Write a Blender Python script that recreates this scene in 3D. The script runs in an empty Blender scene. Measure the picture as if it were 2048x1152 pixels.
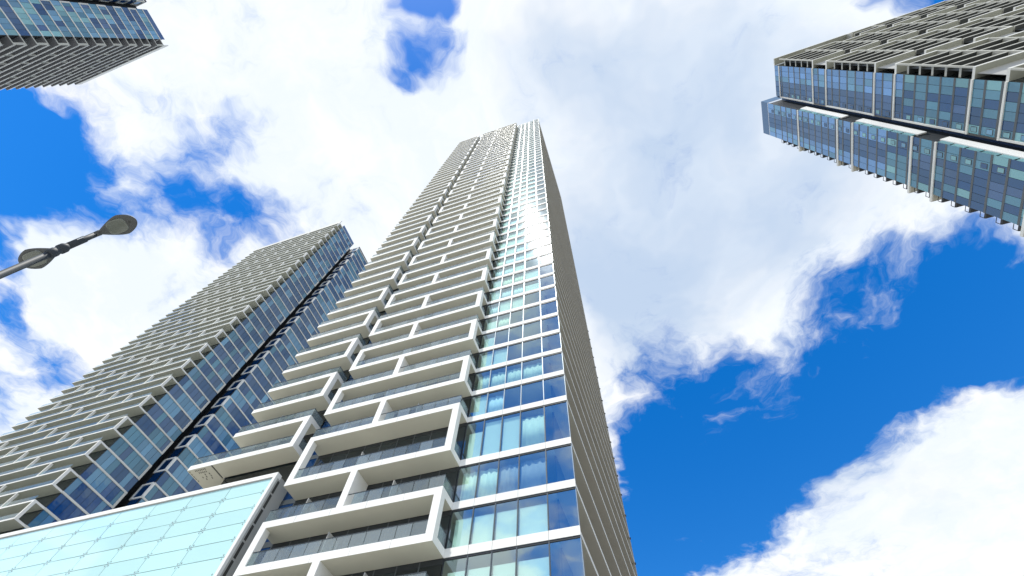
import bpy, math, random
from mathutils import Matrix, Vector
random.seed(7)
SC = bpy.context.scene
COL = SC.collection

# ---------------------------------------------------------------- camera
cam_d = bpy.data.cameras.new("camera")
cam_d.sensor_width = 36.0
cam_d.lens = 16.04
cam_d.clip_start = 0.05
cam_d.clip_end = 12000
cam = bpy.data.objects.new("camera", cam_d)
COL.objects.link(cam)
R_ = ((0.94764027, 0.31717627, 0.0371097), (-0.26479789, 0.84541722, -0.46384458), (-0.17849367, 0.42973123, 0.88513902))
cam.matrix_world = Matrix(((R_[0][0], -R_[1][0], -R_[2][0], 0), (R_[0][1], -R_[1][1], -R_[2][1], 0),
                           (R_[0][2], -R_[1][2], -R_[2][2], 0), (0, 0, 0, 1)))
SC.camera = cam
SC.render.resolution_x, SC.render.resolution_y = 1024, 576
SC.view_settings.view_transform = 'Standard'
SC.view_settings.look = 'None'
SC.view_settings.exposure = 0.1
SC.view_settings.gamma = 1.0
SC.view_settings.use_curve_mapping = False
SC.cycles.use_denoising = True
SC.cycles.max_bounces = 8
SC.cycles.transparent_max_bounces = 16
SC.cycles.sample_clamp_indirect = 8.0

# ---------------------------------------------------------------- sun and sky
SUN_DIR = Vector((-0.094, -0.346, 0.933)).normalized()
sun_d = bpy.data.lights.new("sun", 'SUN')
sun_d.energy = 5.0
sun_d.angle = math.radians(0.53)
sun_d.color = (1.0, 0.965, 0.9)
sun = bpy.data.objects.new("sun", sun_d)
COL.objects.link(sun)
sun.rotation_euler = SUN_DIR.to_track_quat('Z', 'Y').to_euler()
sun.location = SUN_DIR * 400

world = bpy.data.worlds.new("World")
SC.world = world
world.use_nodes = True
WN, WL = world.node_tree.nodes, world.node_tree.links
WN.clear()


def wmath(op, a, b=None, c=None, clamp=False):
    n = WN.new("ShaderNodeMath")
    n.operation = op
    n.use_clamp = clamp
    for i, v in enumerate((a, b, c)):
        if v is None:
            continue
        if isinstance(v, (int, float)):
            n.inputs[i].default_value = v
        else:
            WL.new(v, n.inputs[i])
    return n.outputs[0]


def wsmooth(v, lo, hi):
    n = WN.new("ShaderNodeMapRange")
    n.interpolation_type = 'SMOOTHSTEP'
    WL.new(v, n.inputs[0])
    n.inputs[1].default_value, n.inputs[2].default_value = lo, hi
    return n.outputs[0]


def wnoise(vec, scale, detail, rough, dist=0.0, off=(0, 0, 0)):
    m = WN.new("ShaderNodeMapping")
    m.inputs["Location"].default_value = off
    WL.new(vec, m.inputs[0])
    n = WN.new("ShaderNodeTexNoise")
    n.inputs["Scale"].default_value = scale
    n.inputs["Detail"].default_value = detail
    n.inputs["Roughness"].default_value = rough
    n.inputs["Distortion"].default_value = dist
    WL.new(m.outputs[0], n.inputs[0])
    return n


def wmix(fac, a, b):
    n = WN.new("ShaderNodeMix")
    n.data_type = 'RGBA'
    if isinstance(fac, (int, float)):
        n.inputs[0].default_value = fac
    else:
        WL.new(fac, n.inputs[0])
    for i, v in ((6, a), (7, b)):
        if isinstance(v, tuple):
            n.inputs[i].default_value = (*v, 1)
        else:
            WL.new(v, n.inputs[i])
    return n.outputs[2]


# a flat cloud deck: the direction (x, y, z) is met at (x / z, y / z)
tc = WN.new("ShaderNodeTexCoord")
sep = WN.new("ShaderNodeSeparateXYZ")
WL.new(tc.outputs["Generated"], sep.inputs[0])
zc = wmath('MAXIMUM', sep.outputs[2], 0.06)
comb = WN.new("ShaderNodeCombineXYZ")
WL.new(wmath('DIVIDE', sep.outputs[0], zc), comb.inputs[0])
WL.new(wmath('DIVIDE', sep.outputs[1], zc), comb.inputs[1])
deck = comb.outputs[0]
# wind-torn edges: shift the deck position by a little noise
warp = wnoise(deck, 3.0, 4, 0.6, off=(3.1, 1.7, 0.4))
wv = WN.new("ShaderNodeVectorMath")
wv.operation = 'MULTIPLY_ADD'
WL.new(warp.outputs["Color"], wv.inputs[0])
wv.inputs[1].default_value = (0.34, 0.34, 0)
wsub = WN.new("ShaderNodeVectorMath")
wsub.operation = 'SUBTRACT'
WL.new(deck, wsub.inputs[0])
wsub.inputs[1].default_value = (0.17, 0.17, 0)
WL.new(wsub.outputs[0], wv.inputs[2])
wdeck = wv.outputs[0]


def blobs(lst, vec):
    acc = None
    for (cx, cy, sx, sy, ang, w) in lst:
        m = WN.new("ShaderNodeMapping")
        m.vector_type = 'TEXTURE'
        m.inputs["Location"].default_value = (cx, cy, 0)
        m.inputs["Rotation"].default_value = (0, 0, math.radians(ang))
        m.inputs["Scale"].default_value = (sx, sy, 1)
        WL.new(vec, m.inputs[0])
        g = WN.new("ShaderNodeTexGradient")
        g.gradient_type = 'SPHERICAL'
        WL.new(m.outputs[0], g.inputs[0])
        acc = wmath('MULTIPLY', g.outputs["Fac"], w) if acc is None else wmath('MULTIPLY_ADD', g.outputs["Fac"], w, acc)
    return acc


# gaps, added banks and thick grey parts of the deck: (x, y, radius, radius, turn, weight)
BLUE = [
    (-0.3, -0.85, 0.75, 0.55, 30.0, 0.62),
    (0.6, 1.176, 0.558, 0.363, 137.3, 1.3), (0.186, 1.312, 0.581, 0.387, 126.0, 1.2), (-0.02, 1.618, 0.648, 0.339, 97.7, 1.2),
    (0.761, 0.943, 0.387, 0.292, 169.4, 1.2), (1.004, 0.956, 0.339, 0.205, -140.4, 1.2), (1.24, 0.999, 0.552, 0.31, -139.0, 1.2),
    (0.075, 1.061, 0.304, 0.263, 76.0, 0.8), (0.103, 0.825, 0.292, 0.181, -158.7, 0.42), (0.785, 0.692, 0.24, 0.131, -166.4, 0.62),
    (0.303, 0.886, 0.236, 0.137, 169.5, 0.6), (0.596, 0.741, 0.178, 0.122, 166.1, 0.6), (0.732, 0.162, 0.156, 0.065, -167.4, 1.6),
    (0.309, 1.651, 0.344, 0.238, 114.0, 0.35), (0.487, 1.492, 0.166, 0.142, 138.7, 0.3), (-0.159, -0.164, 0.084, 0.054, -164.9, 0.8),
    (-0.179, -0.141, 0.066, 0.059, 144.2, 0.85), (-0.229, -0.061, 0.081, 0.051, 146.6, 0.85), (-0.169, -0.055, 0.079, 0.052, -164.8, 0.45),
    (-0.269, -0.027, 0.061, 0.037, -165.4, 0.35), (-1.209, -0.159, 0.354, 0.196, 155.4, 1.25), (-1.125, -0.047, 0.242, 0.172, -161.3, 0.72),
    (-1.062, -0.201, 0.202, 0.119, 176.4, 0.7), (-0.986, -0.087, 0.182, 0.153, -163.4, 0.55), (-0.866, 0.024, 0.18, 0.127, -175.8, 0.62),
    (-0.998, 0.099, 0.269, 0.106, -161.0, 0.58), (-0.813, 0.105, 0.198, 0.115, -160.0, 0.6), (-0.688, 0.158, 0.142, 0.096, -139.1, 0.8),
    (-0.653, -0.045, 0.128, 0.088, 179.7, 0.55), (-0.753, -0.034, 0.104, 0.07, -153.8, 0.5), (-0.852, 0.2, 0.167, 0.078, 159.9, 0.6),
    (-1.502, 0.116, 0.198, 0.081, 144.1, 0.75), (-1.524, 0.303, 0.193, 0.117, 168.0, 0.75), (-1.654, 0.367, 0.133, 0.069, -177.3, 0.5),
    (-1.372, -0.007, 0.128, 0.075, 165.8, 0.7), (-0.785, -0.163, 0.186, 0.101, -141.9, 0.25), (-1.063, 0.237, 0.165, 0.085, -171.4, 0.2),
]
CLOUD = [
    (0.841, 1.88, 0.715, 0.563, 81.2, 0.72), (0.97, 1.469, 0.497, 0.369, 68.1, 0.85), (0.518, 1.406, 0.236, 0.178, 139.7, 0.3),
    (0.159, 1.817, 0.16, 0.119, -154.0, 0.45), (-1.197, 0.149, 0.397, 0.149, 178.4, 0.45), (-0.674, 0.169, 0.086, 0.049, -169.7, 0.5),
    (-0.979, -0.012, 0.125, 0.068, -173.3, 0.35),
]
GREY = [
    (0.211, 0.27, 0.58, 0.501, -121.8, 0.8), (0.056, 0.601, 0.519, 0.368, -157.2, 0.5), (0.39, 0.206, 0.404, 0.29, -145.3, 0.5),
    (0.467, 0.565, 0.392, 0.265, 179.6, 0.35), (-0.378, -0.058, 0.183, 0.151, 171.5, 0.25), (0.081, 0.801, 0.343, 0.228, -158.0, 0.4),
    (0.785, 0.692, 0.299, 0.165, -150.7, 0.5), (0.788, 1.53, 0.591, 0.383, -146.6, 0.42), (0.503, 1.402, 0.385, 0.288, 140.1, 0.5),
    (-0.058, -0.017, 0.195, 0.173, -164.0, 0.15),
]
gap = blobs(BLUE, wdeck)
bank = blobs(CLOUD, wdeck)
thick = blobs(GREY, wdeck)
fb1 = wnoise(wdeck, 5.0, 8, 0.66)
fb2 = wnoise(wdeck, 1.15, 4, 0.5, 0.0, (5.3, 2.2, 1.0))
# away from the patch of sky described above the same broken cloud goes on by noise alone
far_m = WN.new("ShaderNodeMapping")
far_m.vector_type = 'TEXTURE'
far_m.inputs["Location"].default_value = (-0.35, 0.75, 0)
far_m.inputs["Scale"].default_value = (2.1, 1.75, 1)
WL.new(deck, far_m.inputs[0])
far_l = WN.new("ShaderNodeVectorMath")
far_l.operation = 'LENGTH'
WL.new(far_m.outputs[0], far_l.inputs[0])
outside = wsmooth(far_l.outputs["Value"], 0.55, 0.85)
hole = wmath('MULTIPLY', wsmooth(fb2.outputs[0], 0.62, 0.38), outside)
cov = wmath('SUBTRACT', 1.2, wmath('MULTIPLY', gap, 1.3))
cov = wmath('ADD', cov, bank)
cov = wmath('SUBTRACT', cov, wmath('MULTIPLY', hole, 0.85))
cov = wmath('MINIMUM', wmath('MAXIMUM', cov, -0.35), 1.45)
cov = wmath('ADD', cov, wmath('MULTIPLY', wmath('SUBTRACT', fb1.outputs[0], 0.5), 2.6))
alpha = wsmooth(cov, 0.02, 1.08)
# cloud brightness: thin lit edges white, thick parts blue grey
fb3 = wnoise(wdeck, 2.6, 4, 0.55, 0.0, (9.0, 4.0, 2.0))
gfac = wmath('ADD', thick, wmath('MULTIPLY', wmath('SUBTRACT', fb3.outputs[0], 0.5), 1.6))
gfac = wsmooth(gfac, 0.2, 1.05)
soft = wsmooth(wmath('ADD', wmath('MULTIPLY', fb1.outputs[0], 0.55), wmath('MULTIPLY', fb3.outputs[0], 0.45)), 0.42, 0.62)
lit_c = wmix(soft, (8.5, 9.15, 9.9), (9.8, 9.9, 10.0))
cloud_c = wmix(gfac, lit_c, (5.2, 6.4, 8.2))

sky = WN.new("ShaderNodeTexSky")
sky.sky_type = 'NISHITA'
sky.sun_disc = False
sky.sun_elevation = math.asin(SUN_DIR.z)
sky.sun_rotation = math.atan2(SUN_DIR.x, SUN_DIR.y)
sky.air_density = 1.0
sky.dust_density = 0.1
sky.ozone_density = 2.5
hs = WN.new("ShaderNodeHueSaturation")
hs.inputs["Hue"].default_value = 0.507
hs.inputs["Saturation"].default_value = 1.42
hs.inputs["Value"].default_value = 2.0
WL.new(sky.outputs[0], hs.inputs["Color"])
bg = WN.new("ShaderNodeBackground")
bg.inputs[1].default_value = 0.1
WL.new(wmix(alpha, hs.outputs[0], cloud_c), bg.inputs[0])
wo = WN.new("ShaderNodeOutputWorld")
WL.new(bg.outputs[0], wo.inputs[0])
world.cycles.sampling_method = 'AUTOMATIC'

# ---------------------------------------------------------------- materials
MATS = {}


def new_mat(name):
    m = bpy.data.materials.new(name)
    m.use_nodes = True
    m.node_tree.nodes.clear()
    MATS[name] = m
    return m, m.node_tree.nodes, m.node_tree.links


def solid(name, col, rough=0.6, var=0.08, scale=0.6, spec=0.3, streak=0.0, metal=0.0):
    """painted panel, concrete or metal with a little uneven weathering"""
    m, N, L = new_mat(name)
    out = N.new("ShaderNodeOutputMaterial")
    b = N.new("ShaderNodeBsdfPrincipled")
    b.inputs["Roughness"].default_value = rough
    b.inputs["Specular IOR Level"].default_value = spec
    b.inputs["Metallic"].default_value = metal
    geo = N.new("ShaderNodeNewGeometry")
    mp = N.new("ShaderNodeMapping")
    mp.inputs["Scale"].default_value = (1, 1, 0.35 if streak else 1)
    L.new(geo.outputs["Position"], mp.inputs[0])
    n = N.new("ShaderNodeTexNoise")
    n.inputs["Scale"].default_value = scale
    n.inputs["Detail"].default_value = 5
    L.new(mp.outputs[0], n.inputs[0])
    oi = N.new("ShaderNodeObjectInfo")
    ad = N.new("ShaderNodeMath")
    ad.operation = 'MULTIPLY_ADD'
    L.new(oi.outputs["Random"], ad.inputs[0])
    ad.inputs[1].default_value = 0.35
    L.new(n.outputs[0], ad.inputs[2])
    r = N.new("ShaderNodeMapRange")
    r.inputs[1].default_value, r.inputs[2].default_value = 0.35, 1.0
    r.inputs[3].default_value, r.inputs[4].default_value = 1 - var, 1 + var * 0.4
    L.new(ad.outputs[0], r.inputs[0])
    mx = N.new("ShaderNodeVectorMath")
    mx.operation = 'SCALE'
    mx.inputs[0].default_value = col
    L.new(r.outputs[0], mx.inputs["Scale"])
    L.new(mx.outputs[0], b.inputs["Base Color"])
    L.new(b.outputs[0], out.inputs[0])
    return m


def glass(name, body, tint=None, ior=1.8, rough=0.02, refl=(1, 1, 1), wave=0.0006, vary=0.0, haze=None):
    """coated pane: Fresnel mirror over a see-through tint (tint given) or over an opaque body colour"""
    m, N, L = new_mat(name)
    out = N.new("ShaderNodeOutputMaterial")
    mix = N.new("ShaderNodeMixShader")
    fr = N.new("ShaderNodeFresnel")
    fr.inputs[0].default_value = ior
    # a thin sheet mirrors once, at the face where the ray enters it
    bf, inv, fac = N.new("ShaderNodeNewGeometry"), N.new("ShaderNodeMath"), N.new("ShaderNodeMath")
    inv.operation, fac.operation = 'SUBTRACT', 'MULTIPLY'
    inv.inputs[0].default_value = 1.0
    L.new(bf.outputs["Backfacing"], inv.inputs[1])
    L.new(inv.outputs[0], fac.inputs[0])
    L.new(fr.outputs[0], fac.inputs[1])
    if tint is None:
        a = N.new("ShaderNodeBsdfDiffuse")
        if vary:
            oi = N.new("ShaderNodeObjectInfo")
            mr = N.new("ShaderNodeMapRange")
            mr.inputs[3].default_value, mr.inputs[4].default_value = 1 - vary, 1 + vary
            L.new(oi.outputs["Random"], mr.inputs[0])
            sc = N.new("ShaderNodeVectorMath")
            sc.operation = 'SCALE'
            sc.inputs[0].default_value = body
            L.new(mr.outputs[0], sc.inputs["Scale"])
            L.new(sc.outputs[0], a.inputs[0])
        else:
            a.inputs[0].default_value = (*body, 1)
    else:
        a = N.new("ShaderNodeBsdfTransparent")
        a.inputs[0].default_value = (*tint, 1)
        if haze:                                          # pale diffuse share mixed in, uneven from sheet to sheet
            tr_, df = a, N.new("ShaderNodeBsdfDiffuse")
            df.inputs[0].default_value = (*haze[0], 1)
            a = N.new("ShaderNodeMixShader")
            hz, hr = N.new("ShaderNodeObjectInfo"), N.new("ShaderNodeMapRange")
            hr.inputs[3].default_value, hr.inputs[4].default_value = haze[1] * 0.6, haze[1] * 1.7
            L.new(hz.outputs["Random"], hr.inputs[0])
            L.new(hr.outputs[0], a.inputs[0])
            L.new(tr_.outputs[0], a.inputs[1])
            L.new(df.outputs[0], a.inputs[2])
    g = N.new("ShaderNodeBsdfGlossy")
    g.inputs[0].default_value = (*refl, 1)
    g.inputs["Roughness"].default_value = rough
    geo = N.new("ShaderNodeNewGeometry")
    n = N.new("ShaderNodeTexNoise")
    n.inputs["Scale"].default_value = 0.9
    n.inputs["Detail"].default_value = 1
    L.new(geo.outputs["Position"], n.inputs[0])
    bp = N.new("ShaderNodeBump")
    bp.inputs["Strength"].default_value = 1.0
    bp.inputs["Distance"].default_value = wave * 10
    L.new(n.outputs[0], bp.inputs["Height"])
    L.new(bp.outputs[0], g.inputs["Normal"])
    L.new(fac.outputs[0], mix.inputs[0])
    L.new(a.outputs[0], mix.inputs[1])
    L.new(g.outputs[0], mix.inputs[2])
    L.new(mix.outputs[0], out.inputs[0])
    return m


solid("white_panel", (0.83, 0.83, 0.80), 0.85, 0.10, 0.5, spec=0.1, streak=1)
solid("frame_concrete", (0.47, 0.47, 0.425), 0.85, 0.12, 0.4, spec=0.1, streak=1)
solid("shade_soffit", (0.155, 0.16, 0.175), 0.85, 0.12, 0.3, spec=0.1)  # darker soffit copy, with the shade of the sunless side put into its colour
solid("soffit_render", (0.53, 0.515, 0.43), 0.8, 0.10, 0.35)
solid("pale_concrete", (0.70, 0.70, 0.66), 0.7, 0.12, 0.4, streak=1)
solid("side_soffit", (0.38, 0.36, 0.305), 0.8, 0.10, 0.5)
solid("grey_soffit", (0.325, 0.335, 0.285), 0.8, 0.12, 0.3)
solid("grey_wall", (0.42, 0.42, 0.40), 0.7, 0.08, 0.4)
solid("louvre_dark", (0.06, 0.06, 0.055), 0.6, 0.1)
solid("charcoal", (0.035, 0.04, 0.045), 0.45, 0.15)
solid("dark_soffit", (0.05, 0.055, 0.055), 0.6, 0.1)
solid("mullion_metal", (0.10, 0.115, 0.125), 0.4, 0.1, metal=0.3)
solid("pale_mullion", (0.30, 0.35, 0.38), 0.35, 0.1, metal=0.4)
solid("rail_metal", (0.07, 0.08, 0.085), 0.35, 0.1, metal=0.5)
solid("room_wall", (0.62, 0.60, 0.52), 0.9, 0.05)
solid("blind_cloth", (0.86, 0.90, 0.84), 0.9, 0.05)
solid("curtain_cream", (0.82, 0.86, 0.74), 0.95, 0.06, 2.0)
solid("curtain_mauve", (0.40, 0.40, 0.45), 0.95, 0.06, 2.0)
solid("curtain_white", (0.80, 0.90, 0.95), 0.95, 0.05, 2.0)
solid("lamp_paint", (0.04, 0.048, 0.056), 0.6, 0.2, 1.5, spec=0.2)
solid("lamp_head_paint", (0.095, 0.10, 0.10), 0.6, 0.12, 1.0, spec=0.2)
solid("fitting_steel", (0.35, 0.36, 0.36), 0.35, 0.1, metal=0.6)
solid("sticker", (0.8, 0.8, 0.78), 0.5, 0.02)
solid("paving", (0.36, 0.355, 0.335), 0.85, 0.2, 0.3)
glass("bay_glass", None, (0.88, 0.98, 0.96), ior=4.0, rough=0.04, refl=(0.80, 0.95, 1.0), wave=0.0005)
glass("corner_glass", None, (0.7, 0.85, 0.88), ior=4.2, rough=0.04, refl=(0.86, 0.96, 1.0), wave=0.0006)
glass("balustrade_glass", None, (0.72, 0.80, 0.81), ior=1.55, rough=0.02, haze=((0.42, 0.48, 0.51), 0.2))
glass("clear_balustrade", None, (0.86, 0.93, 0.92), ior=1.45, rough=0.05, haze=((0.45, 0.55, 0.55), 0.10))
glass("door_glass", (0.018, 0.026, 0.03), ior=1.6, rough=0.02, vary=0.5)
glass("lamp_lens", (0.15, 0.165, 0.145), ior=1.45, rough=0.15)
for nm, c in (("navy", (0.004, 0.030, 0.11)), ("teal", (0.075, 0.19, 0.25)), ("slate", (0.04, 0.07, 0.16)),
              ("steel", (0.12, 0.26, 0.38)), ("mint", (0.18, 0.36, 0.36)), ("sky", (0.13, 0.26, 0.50))):
    glass("pane_" + nm, c, ior=2.05, rough=0.02, refl=(0.50, 0.72, 0.96), wave=0.0005, vary=0.25)
glass("frosted_panel", (0.53, 0.81, 0.815), ior=1.55, rough=0.06, vary=0.07, wave=0.0002)

# ---------------------------------------------------------------- builders
CUBE_F = [(0, 3, 2, 1), (4, 5, 6, 7), (0, 1, 5, 4), (1, 2, 6, 5), (2, 3, 7, 6), (3, 0, 4, 7)]   # bottom, top, -y, +x, +y, -x
CACHE = {}


def box_mesh(dx, dy, dz, mat, under=None):
    key = (round(dx, 3), round(dy, 3), round(dz, 3), mat, under)
    me = CACHE.get(key)
    if me is None:
        x, y, z = dx / 2, dy / 2, dz / 2
        v = [(-x, -y, -z), (x, -y, -z), (x, y, -z), (-x, y, -z), (-x, -y, z), (x, -y, z), (x, y, z), (-x, y, z)]
        me = bpy.data.meshes.new(mat + "_box")
        me.from_pydata(v, [], CUBE_F)
        me.materials.append(MATS[mat])
        if under:
            me.materials.append(MATS[under])
            me.polygons[0].material_index = 1
        CACHE[key] = me
    return me


def wpos(o):
    return Vector(o["_w"]) if o is not None and "_w" in o.keys() else Vector((0, 0, 0))


def put(name, me, loc, parent=None, rot=None):
    o = bpy.data.objects.new(name, me)
    COL.objects.link(o)
    o.location = Vector(loc) - wpos(parent)
    o["_w"] = tuple(loc)
    if rot:
        o.rotation_euler = rot
    if parent is not None:
        o.parent = parent
    return o


def box(name, x0, x1, y0, y1, z0, z1, mat, parent=None, under=None, rot=None):
    me = box_mesh(abs(x1 - x0), abs(y1 - y0), abs(z1 - z0), mat, under)
    return put(name, me, ((x0 + x1) / 2, (y0 + y1) / 2, (z0 + z1) / 2), parent, rot)


class Bulk:
    """many small boxes joined into one mesh, several materials"""

    def __init__(self):
        self.v, self.f, self.m, self.mats = [], [], [], []

    def add(self, x0, x1, y0, y1, z0, z1, mat):
        x0, x1 = min(x0, x1), max(x0, x1)
        y0, y1 = min(y0, y1), max(y0, y1)
        if mat not in self.mats:
            self.mats.append(mat)
        k, n = self.mats.index(mat), len(self.v)
        self.v += [(x0, y0, z0), (x1, y0, z0), (x1, y1, z0), (x0, y1, z0), (x0, y0, z1), (x1, y0, z1), (x1, y1, z1), (x0, y1, z1)]
        self.f += [tuple(n + i for i in q) for q in CUBE_F]
        self.m += [k] * 6

    def build(self, name, parent=None, kind=None):
        if not self.v:
            return None
        w = wpos(parent)
        me = bpy.data.meshes.new(name)
        me.from_pydata([(a - w.x, b - w.y, c - w.z) for a, b, c in self.v], [], self.f)
        for q in self.mats:
            me.materials.append(MATS[q])
        me.polygons.foreach_set("material_index", self.m)
        o = bpy.data.objects.new(name, me)
        COL.objects.link(o)
        o["_w"] = tuple(w)
        if parent is not None:
            o.parent = parent
        if kind:
            o["kind"] = kind
        return o


def raw(name, verts, faces, mat, loc, parent=None, smooth=False):
    me = bpy.data.meshes.new(name)
    me.from_pydata(verts, [], faces)
    me.materials.append(MATS[mat])
    if smooth:
        me.polygons.foreach_set("use_smooth", [True] * len(me.polygons))
    return put(name, me, loc, parent)


def thing(name, loc, label, cat, group=None):
    o = bpy.data.objects.new(name, None)
    COL.objects.link(o)
    o.location = loc
    o["_w"] = tuple(loc)
    o["label"], o["category"] = label, cat
    if group:
        o["group"] = group
    return o


GZ = -1.6          # ground; the camera stands at eye height, z = 0
TOWERS = "glass towers with staggered white balcony frames"

# ---------------------------------------------------------------- ground
gr = box("ground", -3000, 3000, -3000, 3000, GZ - 0.3, GZ, "paving")
gr["kind"] = "structure"

# ---------------------------------------------------------------- the tall tower in the middle
T = thing("apartment_tower", (-20, 38, GZ), "tall cream tower with big framed balconies and clear glass corner bay beside mint wall",
          "tower", TOWERS)
YF, YG = 21.9, 23.6                       # balcony fronts, glass line
XR, XB, XP, XQ, XA = -4.53, -12.77, -26.36, -27.9, -36.1
P = 3.17
LV = [3.5, 6.67, 9.84, 13.01, 16.18, 19.34, 22.82] + [27.15 + P * k for k in range(50)]
ROOF = 185.65
LV2 = LV + [ROOF]
TH = 0.52
XM = [XB, -11.25, -9.76, -8.27, -6.36, XR]
YB = 55.8
box("core_wall", XA + 0.1, XB, YG + 0.12, YB - 0.5, GZ, 185.0, "door_glass", T)
box("core_wall", XB, -5.85, 27.5, YB - 0.5, GZ, 185.2, "charcoal", T)
box("rear_fin", -5.85, XR + 0.001, YB + 0.001, YB + 0.35, GZ, 185.2, "side_soffit", T)
box("roof_slab", XA + 0.1, XR, 23.8, YB, 185.2, 185.5, "pale_concrete", T)
box("base_wall", XB, XR, 23.75, 27.5, GZ, LV[0], "grey_wall", T)
for i, z in enumerate(LV2):
    top = i == len(LV2) - 1
    zn = LV2[i + 1] if not top else z + 0.6
    # corner bay: white spandrel panels
    for j in range(5):
        x0, x1 = XM[j] + (0.012 if j else 0.0), XM[j + 1] - (0.012 if j < 4 else 0)
        box("spandrel_panel", x0, x1, YG, YG + 0.14, z, z + 0.55, "white_panel", T)
    if not top:
        box("floor_plate", XB, -5.85, YG + 0.142, 27.5, z + 0.05, z + 0.4, "room_wall", T)
    # right face: one long ledge for each storey
    box("side_ledge", -5.85, XR, YG + 0.142, YB, z, z + 0.30, "pale_concrete", T, under="side_soffit")
    if top:
        continue
    zb, zt = z + 0.55, zn
    for j in range(5):
        rz = random.gauss(0, 0.0016)
        rx = random.gauss(0, 0.0016)
        box("window_pane", XM[j] + 0.03, XM[j + 1] - 0.03, YG + 0.08, YG + 0.10, zb, zt, "bay_glass" if j < 4 else "corner_glass", T, rot=(rx, 0, rz))
        if j:
            box("mullion", XM[j] - 0.035, XM[j] + 0.035, YG + 0.03, YG + 0.16, zb, zt, "mullion_metal" if z < 24 else "pale_mullion", T)
    box("shadow_line_strip", XB + 0.05, XR - 0.04, YG + 0.03, YG + 0.14, zt - 0.13, zt - 0.002, "charcoal", T)  # charcoal strip imitates the shadow line under the white band above
    box("corner_trim", XR - 0.04, XR, YG + 0.05, YG + 0.14, zb, zt, "pale_mullion", T)
    box("end_wall", XB - 0.02, XB + 0.05, YG + 0.05, 27.4, zb, zt, "charcoal", T)
    box("party_wall", -5.95, -5.86, YG + 0.9, 27.4, zb - 0.1, zt, "charcoal", T)

# rooms behind the corner bay: blinds and curtains, storey by storey


def curtain(x0, x1, y, z0, z1, mat, n, amp, parent):
    vs, fs = [], []
    for k in range(n + 1):
        t = k / n
        x = x0 + (x1 - x0) * t
        a = amp * math.sin(t * n * 0.9) * (0.7 + 0.3 * math.sin(t * 13.0 + x0))
        drop = 0.05 * math.sin(t * n * 0.45 + x0)
        vs += [(x, y + a * 0.6, z1 + drop), (x, y + a, z0), (x, y + a + 0.012, z0), (x, y + a * 0.6 + 0.012, z1 + drop)]
    for k in range(n):
        b = 4 * k
        for e in range(4):
            fs.append((b + e, b + 4 + e, b + 4 + (e + 1) % 4, b + (e + 1) % 4))
    cx, cz = (x0 + x1) / 2, (z0 + z1) / 2
    return raw("curtain", [(a - cx, b - y, c - cz) for a, b, c in vs], fs, mat, (cx, y, cz), parent, True)


rr = random.Random(11)
for i, z in enumerate(LV[:-1]):
    if i < 2 or i > 30:
        continue
    zb, zt = z + 0.56, LV[i + 1] - 0.02
    h = zt - zb
    style = {3: "BBBB", 4: "BBBB", 5: "CCMM", 6: "BBBC", 7: "BWNN", 8: "CCCC", 9: "BBNN", 10: "BNNN", 11: "BCNN"}.get(
        i, "".join(rr.choice("BCWWN") for _ in range(4)))
    for j, s in enumerate(style):
        x0, x1 = XM[j] + 0.06, XM[j + 1] - 0.05
        if j == 0:
            x0 += 0.25
        if s == "B":
            cut = {3: 0.30, 4: 0.24}.get(i, rr.choice((0.08, 0.15, 0.3))) * h
            box("roller_blind", x0, x1, YG + 0.24, YG + 0.255, zb, zt - cut, "blind_cloth", T)
        elif s in "CMW":
            m = {"C": "curtain_cream", "M": "curtain_mauve", "W": "curtain_white"}[s]
            curtain(x0, x1, YG + 0.30, zb, zt - 0.18 * h, m, 26, 0.05, T)

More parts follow.
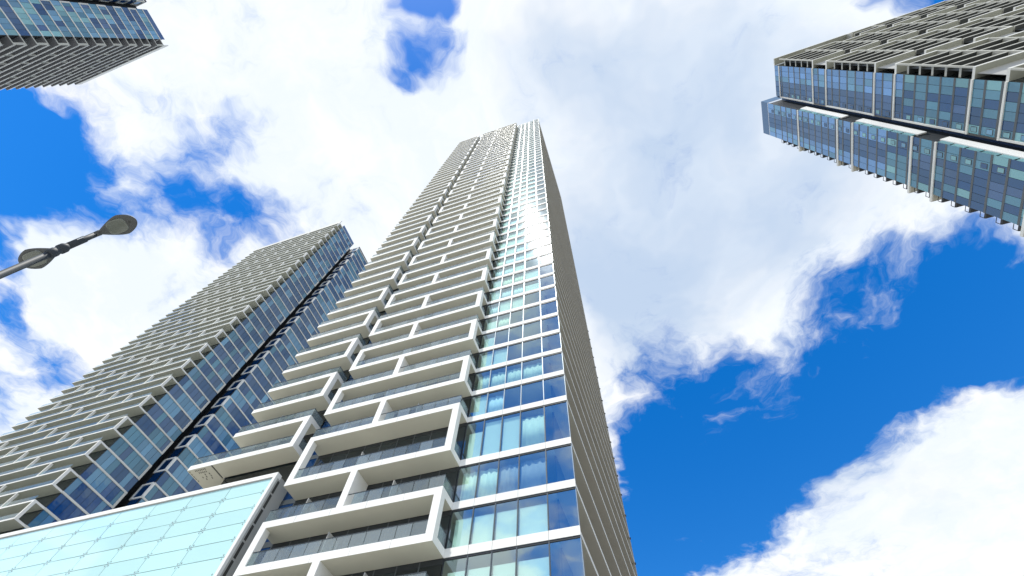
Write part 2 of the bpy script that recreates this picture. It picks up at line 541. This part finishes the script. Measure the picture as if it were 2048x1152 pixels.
# balconies in two banks
XBK = {"B": (XP, XB), "A": (XA, XQ)}
PANELS = {"B": 12, "A": 8}
rest_glass = Bulk()
n_bal = 0
for i, z in enumerate(LV):
    for bank in "BA":
        if bank == "A" and i < 7:
            continue
        if bank == "B" and i < 2:
            continue
        x0, x1 = XBK[bank]
        if bank == "A" and i == 7:
            x0 = -38.73
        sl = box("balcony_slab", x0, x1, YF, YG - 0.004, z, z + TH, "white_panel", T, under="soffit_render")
        if i < 12:                                        # joints of the fascia panels
            nj = 5 if bank == "B" else 3
            for k in range(1, nj):
                xj = x0 + (x1 - x0) * k / nj
                box("fascia_joint", xj - 0.012, xj + 0.012, YF - 0.003, YF + 0.02, z - 0.002, z + TH + 0.002, "grey_wall", sl)
        if i == len(LV) - 1:
            continue
        zn = LV[i + 1]
        framed = (i % 2 == 0) if bank == "B" else (i % 2 == 1)
        lo, hi = x0, x1
        if framed:
            box("frame_post", x1 - 0.54, x1, YF, YF + 0.53, z + TH, zn, "white_panel", sl)
            hi = x1 - 0.54
            if bank == "B":
                box("frame_post", x0, x0 + 0.54, YF, YF + 0.53, z + TH, zn, "white_panel", sl)
                lo = x0 + 0.54
        elif bank == "B":
            box("fin_wall", -20.62, -20.08, YF, YG - 0.01, z + TH, zn, "white_panel", sl)
        zr = z + TH + 0.92
        n = PANELS[bank]
        near = n_bal < 290
        w = (hi - lo) / n
        for k in range(n):
            a, b = lo + w * k + 0.022, lo + w * (k + 1) - 0.022
            if bank == "B" and not framed and b > -20.64 and a < -20.06:
                if a < -20.64:
                    b = -20.64
                elif b > -20.06:
                    a = -20.06
                else:
                    continue
                if b - a < 0.15:
                    continue
            if near:
                box("balustrade_panel", a, b, YF + 0.07, YF + 0.09, z + TH - 0.02, zr, "balustrade_glass", sl)
                n_bal += 1
            else:
                rest_glass.add(a, b, YF + 0.07, YF + 0.09, z + TH - 0.02, zr, "balustrade_glass")
        # glass return at the side, up to the facade
        ys = YF + (0.55 if framed else 0.1)
        for xs in ((x1 - 0.09, x1 - 0.07),) + (((x0 + 0.07, x0 + 0.09),) if bank == "B" or not framed else ()):
            if near:
                box("balustrade_panel", xs[0], xs[1], ys, YG - 0.02, z + TH - 0.02, zr, "balustrade_glass", sl)
                n_bal += 1
            else:
                rest_glass.add(xs[0], xs[1], ys, YG - 0.02, z + TH - 0.02, zr, "balustrade_glass")
            box("side_rail", xs[0] - 0.015, xs[1] + 0.015, ys, YG - 0.02, zr, zr + 0.045, "rail_metal", sl)
        if bank == "B" and not framed:
            box("handrail", lo, -20.64, YF + 0.055, YF + 0.105, zr, zr + 0.045, "rail_metal", sl)
            box("handrail", -20.06, hi, YF + 0.055, YF + 0.105, zr, zr + 0.045, "rail_metal", sl)
        else:
            box("handrail", lo, hi, YF + 0.055, YF + 0.105, zr, zr + 0.045, "rail_metal", sl)
        # screens between neighbouring flats
        if i < 20:
            for xs in ((-20.74,) if framed else (-23.85, -16.99)) if bank == "B" else ((-32.2,) if not framed else ()):
                box("partition", xs - 0.03, xs + 0.03, YF + 0.45, YG, z + TH, z + TH + 1.75, "grey_wall", sl)
        # glazed doors at the back
        if i < 14:
            nd = 9 if bank == "B" else 5
            b0, b1 = XBK[bank]
            wd = (b1 - b0) / nd
            for k in range(nd):
                box("balcony_door", b0 + wd * k + 0.05, b0 + wd * (k + 1) - 0.05, YG + 0.03, YG + 0.07, z + TH + 0.06, zn - 0.35, "door_glass", T,
                    rot=(random.gauss(0, .002), 0, random.gauss(0, .002)))
                box("door_post", b0 + wd * k - 0.04, b0 + wd * k + 0.04, YG + 0.01, YG + 0.11, z + TH, zn, "mullion_metal", T)
            box("door_head", b0, b1, YG + 0.02, YG + 0.09, zn - 0.34, zn, "charcoal", T)
rest_glass.build("balustrade_glazing", T, "stuff")
# recess between the banks and the strip above the podium
for i in range(4, 20):
    z, zn = LV[i], LV[i + 1]
    box("recess_window", XQ + 0.1, XP - 0.1, YG + 0.04, YG + 0.08, z + 0.3, zn - 0.15, "pane_navy", T)
    box("recess_transom", XQ, XP, YG + 0.02, YG + 0.11, zn - 0.15, zn + 0.3, "mullion_metal", T)
    box("recess_rail", XQ + 0.06, XP - 0.06, YG - 0.02, YG + 0.02, z + 1.3, z + 1.38, "rail_metal", T)
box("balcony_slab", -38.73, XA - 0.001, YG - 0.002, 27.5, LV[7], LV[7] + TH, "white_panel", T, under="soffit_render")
# vented end panel of the lowest slab of the far bank
vp = box("vent_panel", -38.70, -36.20, YF + 0.03, 26.5, LV[7] - 0.03, LV[7] - 0.004, "soffit_render", T)
box("joint_strip", -36.17, -36.08, YF + 0.02, YG - 0.03, LV[7] - 0.02, LV[7] - 0.003, "charcoal", T)
for row, (yy, xs) in enumerate(((YF + 0.22, [-38.55] + [-37.95 + 0.17 * k for k in range(7)]), (YF + 0.52, [-38.55] + [-37.75 + 0.18 * k for k in range(5)]),
                                (YF + 0.82, [-38.55, -37.35, -36.9]), (YF + 1.1, [-38.55, -37.8, -37.4, -36.9]), (YF + 1.38, [-38.5, -37.6, -37.0]))):
    for xx in xs:
        box("vent_slot", xx - 0.035, xx + 0.035, yy - 0.09, yy + 0.09, LV[7] - 0.042, LV[7] - 0.031, "louvre_dark", vp)
# brackets along the rear edge of the right face
for z in LV[2:26]:
    box("rail_bracket", XR + 0.002, XR + 0.12, YB + 0.1, YB + 0.24, z - 0.06, z + 0.16, "rail_metal", T)

# ---------------------------------------------------------------- podium with the mint glass wall
PD = thing("podium_building", (-50, 23, GZ), "low podium wall clad in pale mint glass panels under a white coping", "building")
PX1, PTOP = -27.7, 24.42
box("structure_wall", -78, PX1 - 0.02, YF + 0.22, YG + 0.10, GZ, 24.0, "frame_concrete", PD)
box("rear_wall", -78, XA - 0.2, YG + 0.10, 33.5, GZ, 23.6, "grey_wall", PD)
box("coping", -78, PX1, YF - 0.03, YF + 0.5, 24.05, PTOP, "white_panel", PD)
box("coping_drip", -78, PX1 - 0.3, YF + 0.02, YF + 0.2, 23.97, 24.05, "grey_wall", PD)
box("end_pilaster", PX1 - 0.27, PX1, YF - 0.03, YF + 0.22, GZ, 24.05, "white_panel", PD)
box("end_wall", PX1 - 0.02, PX1 - 0.003, YF + 0.22, YG, GZ, 24.3, "grey_wall", PD)
cols = [-28.17 + 0.2 - 3.66 * k if k == 0 else -28.17 - 3.66 * k for k in range(14)]
rows = [23.97] + [22.77 - 1.255 * k for k in range(19)]
for a in range(13):
    for b in range(18):
        box("glass_panel", cols[a + 1] + 0.022, cols[a] - 0.022, YF + 0.06, YF + 0.085, rows[b + 1] + 0.022, rows[b] - 0.022, "frosted_panel", PD,
            rot=(random.gauss(0, .0015), 0, random.gauss(0, .0015)))
fit = Bulk()
for dx in (-0.16, 0.16):
    for dz in (-0.14, 0.14):
        fit.add(dx - 0.035, dx + 0.035, -0.02, 0.0, dz - 0.035, dz + 0.035, "fitting_steel")
fit.add(-0.16, 0.16, 0.0, 0.012, -0.02, 0.02, "fitting_steel")
f0 = fit.build("glass_fitting")
fme = f0.data
bpy.data.objects.remove(f0)
for a in range(0, 13):
    for b in range(1, 13):
        put("glass_fitting", fme, (cols[a] if a else cols[0] - 0.12, YF + 0.058, rows[b]), PD)
for k in range(18):
    box("side_louvre", PX1 - 0.004, PX1 + 0.012, YF + 0.37, YF + 0.60, rows[k + 1] + 0.09, rows[k] - 0.06, "louvre_dark", PD)

# ---------------------------------------------------------------- towers with checkered frames
PANE_MIX = ["navy", "navy", "navy", "teal", "teal", "slate", "slate", "steel", "steel"]


def pane_mat(rng, mix):
    return "pane_" + rng.choice(mix)


def checker_tower(name, label, xc, yf, sy, levels, post_par, bays, side_len, gap, blk2, near_lo, near_hi, seed, mix, fascia="white_panel", soffit="grey_soffit"):
    """front (balconies) at y = yf looking along -sy, side (glazing) at x = xc looking along +x"""
    rng = random.Random(seed)
    t = thing(name, (xc - 20, yf + sy * 10, GZ), label, "tower", TOWERS)
    xl = bays[-1]
    D0, TH = 2.1, 0.32
    Y = lambda d: yf + sy * d
    ztop = levels[-1]
    box("core_wall", xl + 0.3, xc - 0.1, *sorted((Y(D0 + 0.1), Y(side_len - 0.25))), GZ, ztop + 1.6, "door_glass", t)
    x2, w2, d2, len2 = blk2
    box("core_wall", xl + 4, xc - 2.3, *sorted((Y(side_len - 0.25), Y(d2 + len2))), GZ, ztop + 1.2, "charcoal", t)
    box("core_wall", xc - 2.3, x2 - 0.1, *sorted((Y(d2 + 0.12), Y(d2 + len2))), GZ, ztop + 1.4, "charcoal", t)
    np1, np2 = 7, max(4, round(len2 / 1.55))
    far = Bulk()
    n_ind = 0
    for i, z in enumerate(levels):
        last = i == len(levels) - 1
        zn = levels[i + 1] if not last else z + 2.4
        zb, zt = z - TH / 2, z + TH / 2
        seen = near_lo <= z <= near_hi
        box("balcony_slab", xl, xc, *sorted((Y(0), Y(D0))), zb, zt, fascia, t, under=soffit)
        box("side_band", xc - 0.1, xc + 0.12, *sorted((Y(D0 - 0.001), Y(side_len))), zb, zt, "pale_concrete", t)
        box("side_band", x2 - 0.1, x2 + 0.12, *sorted((Y(d2), Y(d2 + len2))), zb, zt, "pale_concrete", t)
        box("return_band", x2 - w2, x2 - 0.1, *sorted((Y(d2 - 0.15), Y(d2 + 0.1))), zb, zt, fascia, t)
        if last:
            box("parapet_band", xl, xc, *sorted((Y(0), Y(0.25))), zt, zn, "pale_concrete", t)
            box("parapet_glass", xc - 0.05, xc, *sorted((Y(D0), Y(side_len))), zt, zn, "pane_slate", t)
            continue
        # posts of the staggered frames
        par = (i + post_par) % 2
        if par == 0:
            box("frame_post", xc - 0.32, xc, *sorted((Y(0), Y(0.5))), zt, zn - TH / 2, fascia, t)
        else:
            box("rear_post", xc - 0.1, xc + 0.12, *sorted((Y(side_len - 0.45), Y(side_len))), zt, zn - TH / 2, "pale_concrete", t)
        if par == 0:
            box("return_post", x2 - w2, x2 - w2 + 0.4, *sorted((Y(d2 - 0.15), Y(d2 + 0.1))), zt, zn - TH / 2, fascia, t)
            box("return_post", x2 - 0.3, x2 + 0.12, *sorted((Y(d2 - 0.15), Y(d2 + 0.3))), zt, zn - TH / 2, fascia, t)
        for b, xb in enumerate(bays[1:-1]):
            if (b + 1 + par) % 2 == 0:
                box("balcony_post", xb - 0.14, xb + 0.14, *sorted((Y(0), Y(0.45))), zt, zn - TH / 2, fascia, t)
        box("balustrade", xl + 0.1, xc - 0.55, *sorted((Y(0.1), Y(0.12))), zt - 0.02, zt + 0.95, "clear_balustrade", t)
        # panes on the side, row by row
        for (xs, da, ln, n) in ((xc, D0 + 0.12, side_len - D0 - 0.12, np1), (x2, d2 + 0.2, len2 - 0.2, np2)):
            w = ln / n
            run = rng.choice(mix)
            for k in range(n):
                if rng.random() < 0.62:
                    run = rng.choice(mix)
                ya, yb = Y(da + w * k + 0.03), Y(da + w * (k + 1) - 0.03)
                ya, yb = min(ya, yb), max(ya, yb)
                m = "pane_" + run
                if seen and n_ind < 290:
                    box("window_pane", xs - 0.06, xs - 0.03, ya, yb, zt, zn - TH / 2, m, t, rot=(0, rng.gauss(0, .004), rng.gauss(0, .004)))
                    n_ind += 1
                else:
                    far.add(xs - 0.06, xs - 0.03, ya, yb, zt, zn - TH / 2, m)
        for (xs, da, ln) in ((xc, D0, side_len - D0), (x2, d2 + 0.1, len2 - 0.1)):
            box("glazing_frame", xs - 0.10, xs - 0.062, *sorted((Y(da), Y(da + ln))), zt, zn - TH / 2, "charcoal", t)
        # dark recess between the two blocks
        box("recess_glazing", x2 - w2 + 0.4, x2 - 0.3, *sorted((Y(d2 + 0.02), Y(d2 + 0.06))), zt, zn - TH / 2, "pane_navy", t)
    far.build("window_glazing", t, "stuff")
    return t


# the tower on the left
YL = 36.2
levL = [59.2 + 3.1675 * k for k in range(-14, 39)]
bayL = [-95.4, -103.2, -110.2, -117.15, -124.1, -131.05, -138.4]
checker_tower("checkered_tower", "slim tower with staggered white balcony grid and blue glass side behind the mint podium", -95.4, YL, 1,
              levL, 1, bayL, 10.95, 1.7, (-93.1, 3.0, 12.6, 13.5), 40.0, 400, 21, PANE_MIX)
# the tower over the left shoulder
levC = [181.2 - 3.1625 * k for k in range(24)][::-1]
bayC = [-125.0, -133.4, -140.0, -146.4, -152.9, -159.4, -165.9]
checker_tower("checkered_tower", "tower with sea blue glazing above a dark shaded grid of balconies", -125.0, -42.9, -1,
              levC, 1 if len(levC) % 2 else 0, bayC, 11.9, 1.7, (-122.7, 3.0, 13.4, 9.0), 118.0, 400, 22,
              ["steel", "steel", "steel", "teal", "teal", "mint", "slate", "navy"], "frame_concrete", "shade_soffit")  # grey fascia and dark soffit colours paint in this tower's shadow side

# ---------------------------------------------------------------- tower on the right: frames of six storeys
RT = thing("ribbed_tower", (90, 36, GZ), "broad tower with tall six storey white frames, mirrored blue glazing and ribbed balcony bays", "tower", TOWERS)
X1, YR, PR = 71.0, 26.6, 3.174
DR = 2.05
ZT = 162.4
rng = random.Random(5)
levR = [ZT - 4.4 - 4.4 + 0.0 - PR * k for k in range(0, 27)][::-1] + [ZT - 4.4, ZT]
BX = [71.0, 78.75, 85.55, 92.25, 98.95, 105.6, 112.3, 119.0]
box("core_wall", X1 + 0.12, BX[-1] - 0.3, YR + DR + 0.05, 38.4, GZ, ZT - 0.5, "door_glass", RT)
X2, Y2, Y2B, ZT2 = 68.2, 39.3, 49.9, 162.6
box("core_wall", X2 + 0.12, BX[-1] - 2, Y2 + 0.15, Y2B - 0.1, GZ, ZT2 - 1, "charcoal", RT)
box("recess_wall", 72.3, BX[-1] - 2, 38.4, Y2 + 0.15, GZ, ZT2 - 1, "pane_slate", RT)
# frame edges: the two-storey gap of bay b starts at gap0 - one storey per bay, every eight storeys
PER = 8 * PR


def gaps(b):
    g = []
    base = 108.5 - PR * b
    for k in range(-3, 4):
        lo = base + PER * k
        g.append((lo, lo + 2.02 * PR))
    return g


def in_gap(z, b, tol=0.2):
    return any(lo + tol < z < hi - tol for lo, hi in gaps(b))


zmin = 50.0
for b in range(7):
    for (lo, hi) in gaps(b):
        if zmin < lo and hi < ZT - 3:
            box("gap_screen", BX[b] + 0.3, BX[b + 1] - 0.27, YR + 1.1, YR + 1.2, lo + 0.28, hi - 0.28, "grey_wall", RT)
    xa, xb = BX[b], BX[b + 1]
    edges = sorted(v for g in gaps(b) for v in g if zmin < v < ZT - 5)
    for v in edges + [ZT]:
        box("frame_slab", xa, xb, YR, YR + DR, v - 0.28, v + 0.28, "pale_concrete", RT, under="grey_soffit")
    for (lo, hi) in gaps(b):
        a0, a1 = hi, lo + PER
        if a0 > ZT - 3 or a1 < zmin:
            continue
        a1 = min(a1, ZT)
        box("frame_post", xb - 0.25, xb + 0.15, YR, YR + DR, a0 + 0.28, a1 - 0.28, "frame_concrete", RT)
        if b == 0:
            box("frame_post", xa, xa + 0.3, YR, YR + 0.3, a0 + 0.28, a1 - 0.28, "frame_concrete", RT)
        z = a0 + PR
        while z < a1 - 1.2:
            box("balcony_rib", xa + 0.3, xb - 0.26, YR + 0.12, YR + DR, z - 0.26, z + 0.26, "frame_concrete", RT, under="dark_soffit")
            if b < 4:
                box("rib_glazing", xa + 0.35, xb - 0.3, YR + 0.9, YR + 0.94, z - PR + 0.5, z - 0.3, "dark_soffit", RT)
            z += PR
MIXR = ["navy", "slate", "slate", "steel", "steel", "teal"]
farR = Bulk()
nR = 0
for (xs, ya, yb, n, tag) in ((X1, YR + DR, 37.95, 6, 1), (X2, Y2, Y2B, 7, 2)):
    w = (yb - ya) / n
    for i in range(len(levR) - 1):
        z, zn = levR[i], levR[i + 1]
        box("floor_edge", xs - 0.03, xs + 0.05, ya, yb, z - 0.22, z + 0.22, "mullion_metal", RT)
        box("glazing_frame", xs + 0.052, xs + 0.1, ya, yb, z, zn, "charcoal", RT)
        for k in range(n):
            kind = rng.choice(("sky", "sky", "steel")) if (k < 3 if tag == 1 else k in (0, 1, 5, 6)) else rng.choice(("slate", "slate", "navy"))  # pane colours carry the sky's reflection, pale high up and dark lower down
            if z < 105:
                kind = rng.choice(("navy", "navy", "teal", "slate")) if k in (2, 3, 4) else rng.choice(("navy", "teal", "teal", "mint"))
            a = (xs - 0.0, xs + 0.03, ya + w * k + 0.035, ya + w * (k + 1) - 0.035, z + 0.23, zn - 0.23)
            if z > 75 and nR < 298:
                box("window_pane", *a, "pane_" + kind, RT, rot=(0, rng.gauss(0, .004), rng.gauss(0, .004)))
                nR += 1
            else:
                farR.add(*a, "pane_" + kind)
        kv = n - 1 if tag == 1 else 1
        yv = ya + w * kv + 0.25
        if z > 75:
            v = box("vent_window", xs - 0.05, xs - 0.004, yv, yv + w * 0.62, z + 0.6, z + 1.9, "mullion_metal", RT)
            box("vent_pane", xs - 0.06, xs - 0.051, yv + 0.09, yv + w * 0.62 - 0.09, z + 0.7, z + 1.8, "pane_" + rng.choice(("steel", "mint", "navy")), v)
farR.build("window_glazing", RT, "stuff")
# white frames round the glazing of the near block
for (lo, hi) in gaps(0):
    a0, a1 = hi, min(lo + PER, ZT)
    if a0 > ZT - 3 or a1 < 60:
        continue
    for z in (a0, a1):
        box("frame_beam", X1 - 0.2, X1 + 0.1, YR + DR + 0.001, 38.2, z - 0.2, z + 0.2, "pale_concrete", RT)
    box("frame_sill", X1 - 0.2, X1 + 0.1, 37.8, 38.15, a0 + 0.28, a1 - 0.28, "pale_concrete", RT)
# rear block: frames, white return panels and the far slab ends
for k in range(-2, 2):
    a0 = 1.389 * 71 + PER * k
    a1 = a0 + 6 * PR
    a1b = min(a1, ZT2)
    if a1b < 60 or a0 > ZT2 - 2:
        continue
    a0 += 6 * PR - 6 * PR
    top, bot = a0 + 0.0 + 6 * PR * 0, a0
    zlo, zhi = a0, a0 + 6 * PR
    zlo, zhi = 1.389 * 71 - 0 + PER * k, 1.66 * 71 + PER * k
    for z in (zlo, zhi):
        box("frame_beam", X2 - 0.2, X2 + 0.1, Y2, Y2B + 1.6, z - 0.26, z + 0.26, "pale_concrete", RT)
        box("frame_return", X2 + 0.1, X2 + 4.0, Y2B + 0.02, Y2B + 1.6, z - 0.24, z + 0.24, "pale_concrete", RT, under="soffit_render")
    box("return_panel", X2 + 0.75, X2 + 2.4, Y2 - 0.22, Y2 + 0.05, zlo - 0.26, zhi + 0.26, "white_panel", RT)
    for j in range(6):
        box("return_window", X2 - 0.02, X2 + 0.72, Y2 - 0.06, Y2 + 0.02, zlo + 0.3 + j * PR, zlo + (j + 1) * PR - 0.1, "pane_mint", RT)
for z in levR[:-2]:
    if z > 60:
        box("rear_slab", X2 + 0.2, X2 + 12, Y2B, Y2B + 1.1, z - 0.2, z + 0.2, "charcoal", RT)
        box("rear_rail", X2 + 0.1, X2 + 0.2, Y2B, Y2B + 1.1, z + 0.9, z + 0.95, "rail_metal", RT)
        box("rear_rail_post", X2 + 0.1, X2 + 0.2, Y2B + 1.04, Y2B + 1.1, z - 0.1, z + 0.9, "rail_metal", RT)
box("crown_glass", X2, X2 + 0.05, Y2, Y2B, ZT2, ZT2 + 4.5, "pane_slate", RT)
box("crown_glass", X2 + 0.06, X2 + 6, Y2 - 0.05, Y2, ZT2, ZT2 + 4.5, "pane_slate", RT)

# ---------------------------------------------------------------- street lamp with two heads
SL = thing("street_lamp", (-8.9, 0.36, GZ), "grey street lamp post with two flat oval heads set back to back", "street lamp")


def lathe(name, prof, mat, loc, parent, n=20):
    vs, fs = [], []
    for (r, z) in prof:
        for k in range(n):
            a = 2 * math.pi * k / n
            vs.append((r * math.cos(a), r * math.sin(a), z))
    for i in range(len(prof) - 1):
        for k in range(n):
            fs.append((i * n + k, i * n + (k + 1) % n, (i + 1) * n + (k + 1) % n, (i + 1) * n + k))
    fs.append(tuple(range(n))[::-1])
    fs.append(tuple((len(prof) - 1) * n + k for k in range(n)))
    return raw(name, vs, fs, mat, loc, parent, True)


px, py = -8.9, 0.36
lathe("pole", [(0.11, GZ), (0.11, -0.4), (0.068, -0.3), (0.06, 3.0), (0.054, 7.05)], "lamp_paint", (px, py, 0), SL)
lathe("base_plate", [(0.2, GZ), (0.2, GZ + 0.04), (0.14, GZ + 0.05)], "lamp_paint", (px, py, 0), SL)
lathe("collar", [(0.06, 6.98), (0.082, 7.0), (0.082, 7.12), (0.07, 7.13), (0.07, 7.2), (0.086, 7.21), (0.086, 7.3), (0.06, 7.36)], "lamp_paint", (px, py, 0), SL)
lathe("spigot", [(0.062, 7.3), (0.062, 7.72), (0.05, 7.75), (0.05, 8.0)], "lamp_paint", (px, py, 0), SL)
box("label_sticker", px + 0.045, px + 0.064, py - 0.05, py - 0.035, 7.55, 7.68, "sticker", SL)


def lamp_head(sx, z, x0):
    """flat egg shaped lantern: outline narrow at the neck, round at the tip"""
    Lh, Wh = 0.92, 0.205
    n = 40
    ring = []
    for k in range(n):
        a = 2 * math.pi * k / n
        t = 0.5 - 0.5 * math.cos(a)                       # 0 neck, 1 tip
        wv_ = Wh * math.sin(a) * (0.34 + 0.66 * min(1, t * 1.55)) * (1.0 if t < .6 else 1.0)
        ring.append((t * Lh, wv_))
    lay = [(0.0, 0.78), (0.012, 0.95), (0.035, 1.0), (0.06, 0.97), (0.10, 0.75), (0.125, 0.35)]
    vs, fs = [], []
    for (zz, s) in lay:
        for (a, b) in ring:
            vs.append((sx * (Lh * 0.52 + (a - Lh * 0.52) * s), b * s, zz))
    for i in range(len(lay) - 1):
        for k in range(n):
            q = (i * n + k, i * n + (k + 1) % n, (i + 1) * n + (k + 1) % n, (i + 1) * n + k)
            fs.append(q if sx > 0 else q[::-1])
    fs.append(tuple(range(n))[::-1] if sx > 0 else tuple(range(n)))
    top = tuple((len(lay) - 1) * n + k for k in range(n))
    fs.append(top if sx > 0 else top[::-1])
    h = raw("lamp_head", vs, fs, "lamp_head_paint", (x0, py, z), SL, False)
    for p in h.data.polygons:
        p.use_smooth = len(p.vertices) == 4
    # recessed looking lens tray under the head
    vs, fs, m = [], [], 28
    for (zz, s) in ((0.0, 1.0), (-0.018, 0.97), (-0.024, 0.86)):
        for k in range(m):
            a = 2 * math.pi * k / m
            ca, sa = math.cos(a), math.sin(a)
            ex = math.copysign(abs(ca) ** 0.6, ca) * 0.22 * s
            ey = math.copysign(abs(sa) ** 0.6, sa) * 0.135 * s
            vs.append((ex, ey, zz))
    for i in range(2):
        for k in range(m):
            fs.append((i * m + k, (i + 1) * m + k, (i + 1) * m + (k + 1) % m, i * m + (k + 1) % m))
    fs.append(tuple(2 * m + k for k in range(m))[::-1])
    raw("lens", vs, fs, "lamp_lens", (x0 + sx * Lh * 0.56, py, z), h, False)
    lathe("screw", [(0.017, -0.012), (0.017, 0.0)], "louvre_dark", (x0 + sx * Lh * 0.87, py, z), h, 10)
    lathe("neck", [(0.05, -0.06), (0.055, 0.05), (0.04, 0.1)], "lamp_head_paint", (x0 + sx * 0.03, py, z), h, 14)
    return h


lamp_head(1, 8.0, px - 0.02)
lamp_head(-1, 7.2, px - 0.05)

for o in bpy.data.objects:
    if "_w" in o.keys():
        del o["_w"]
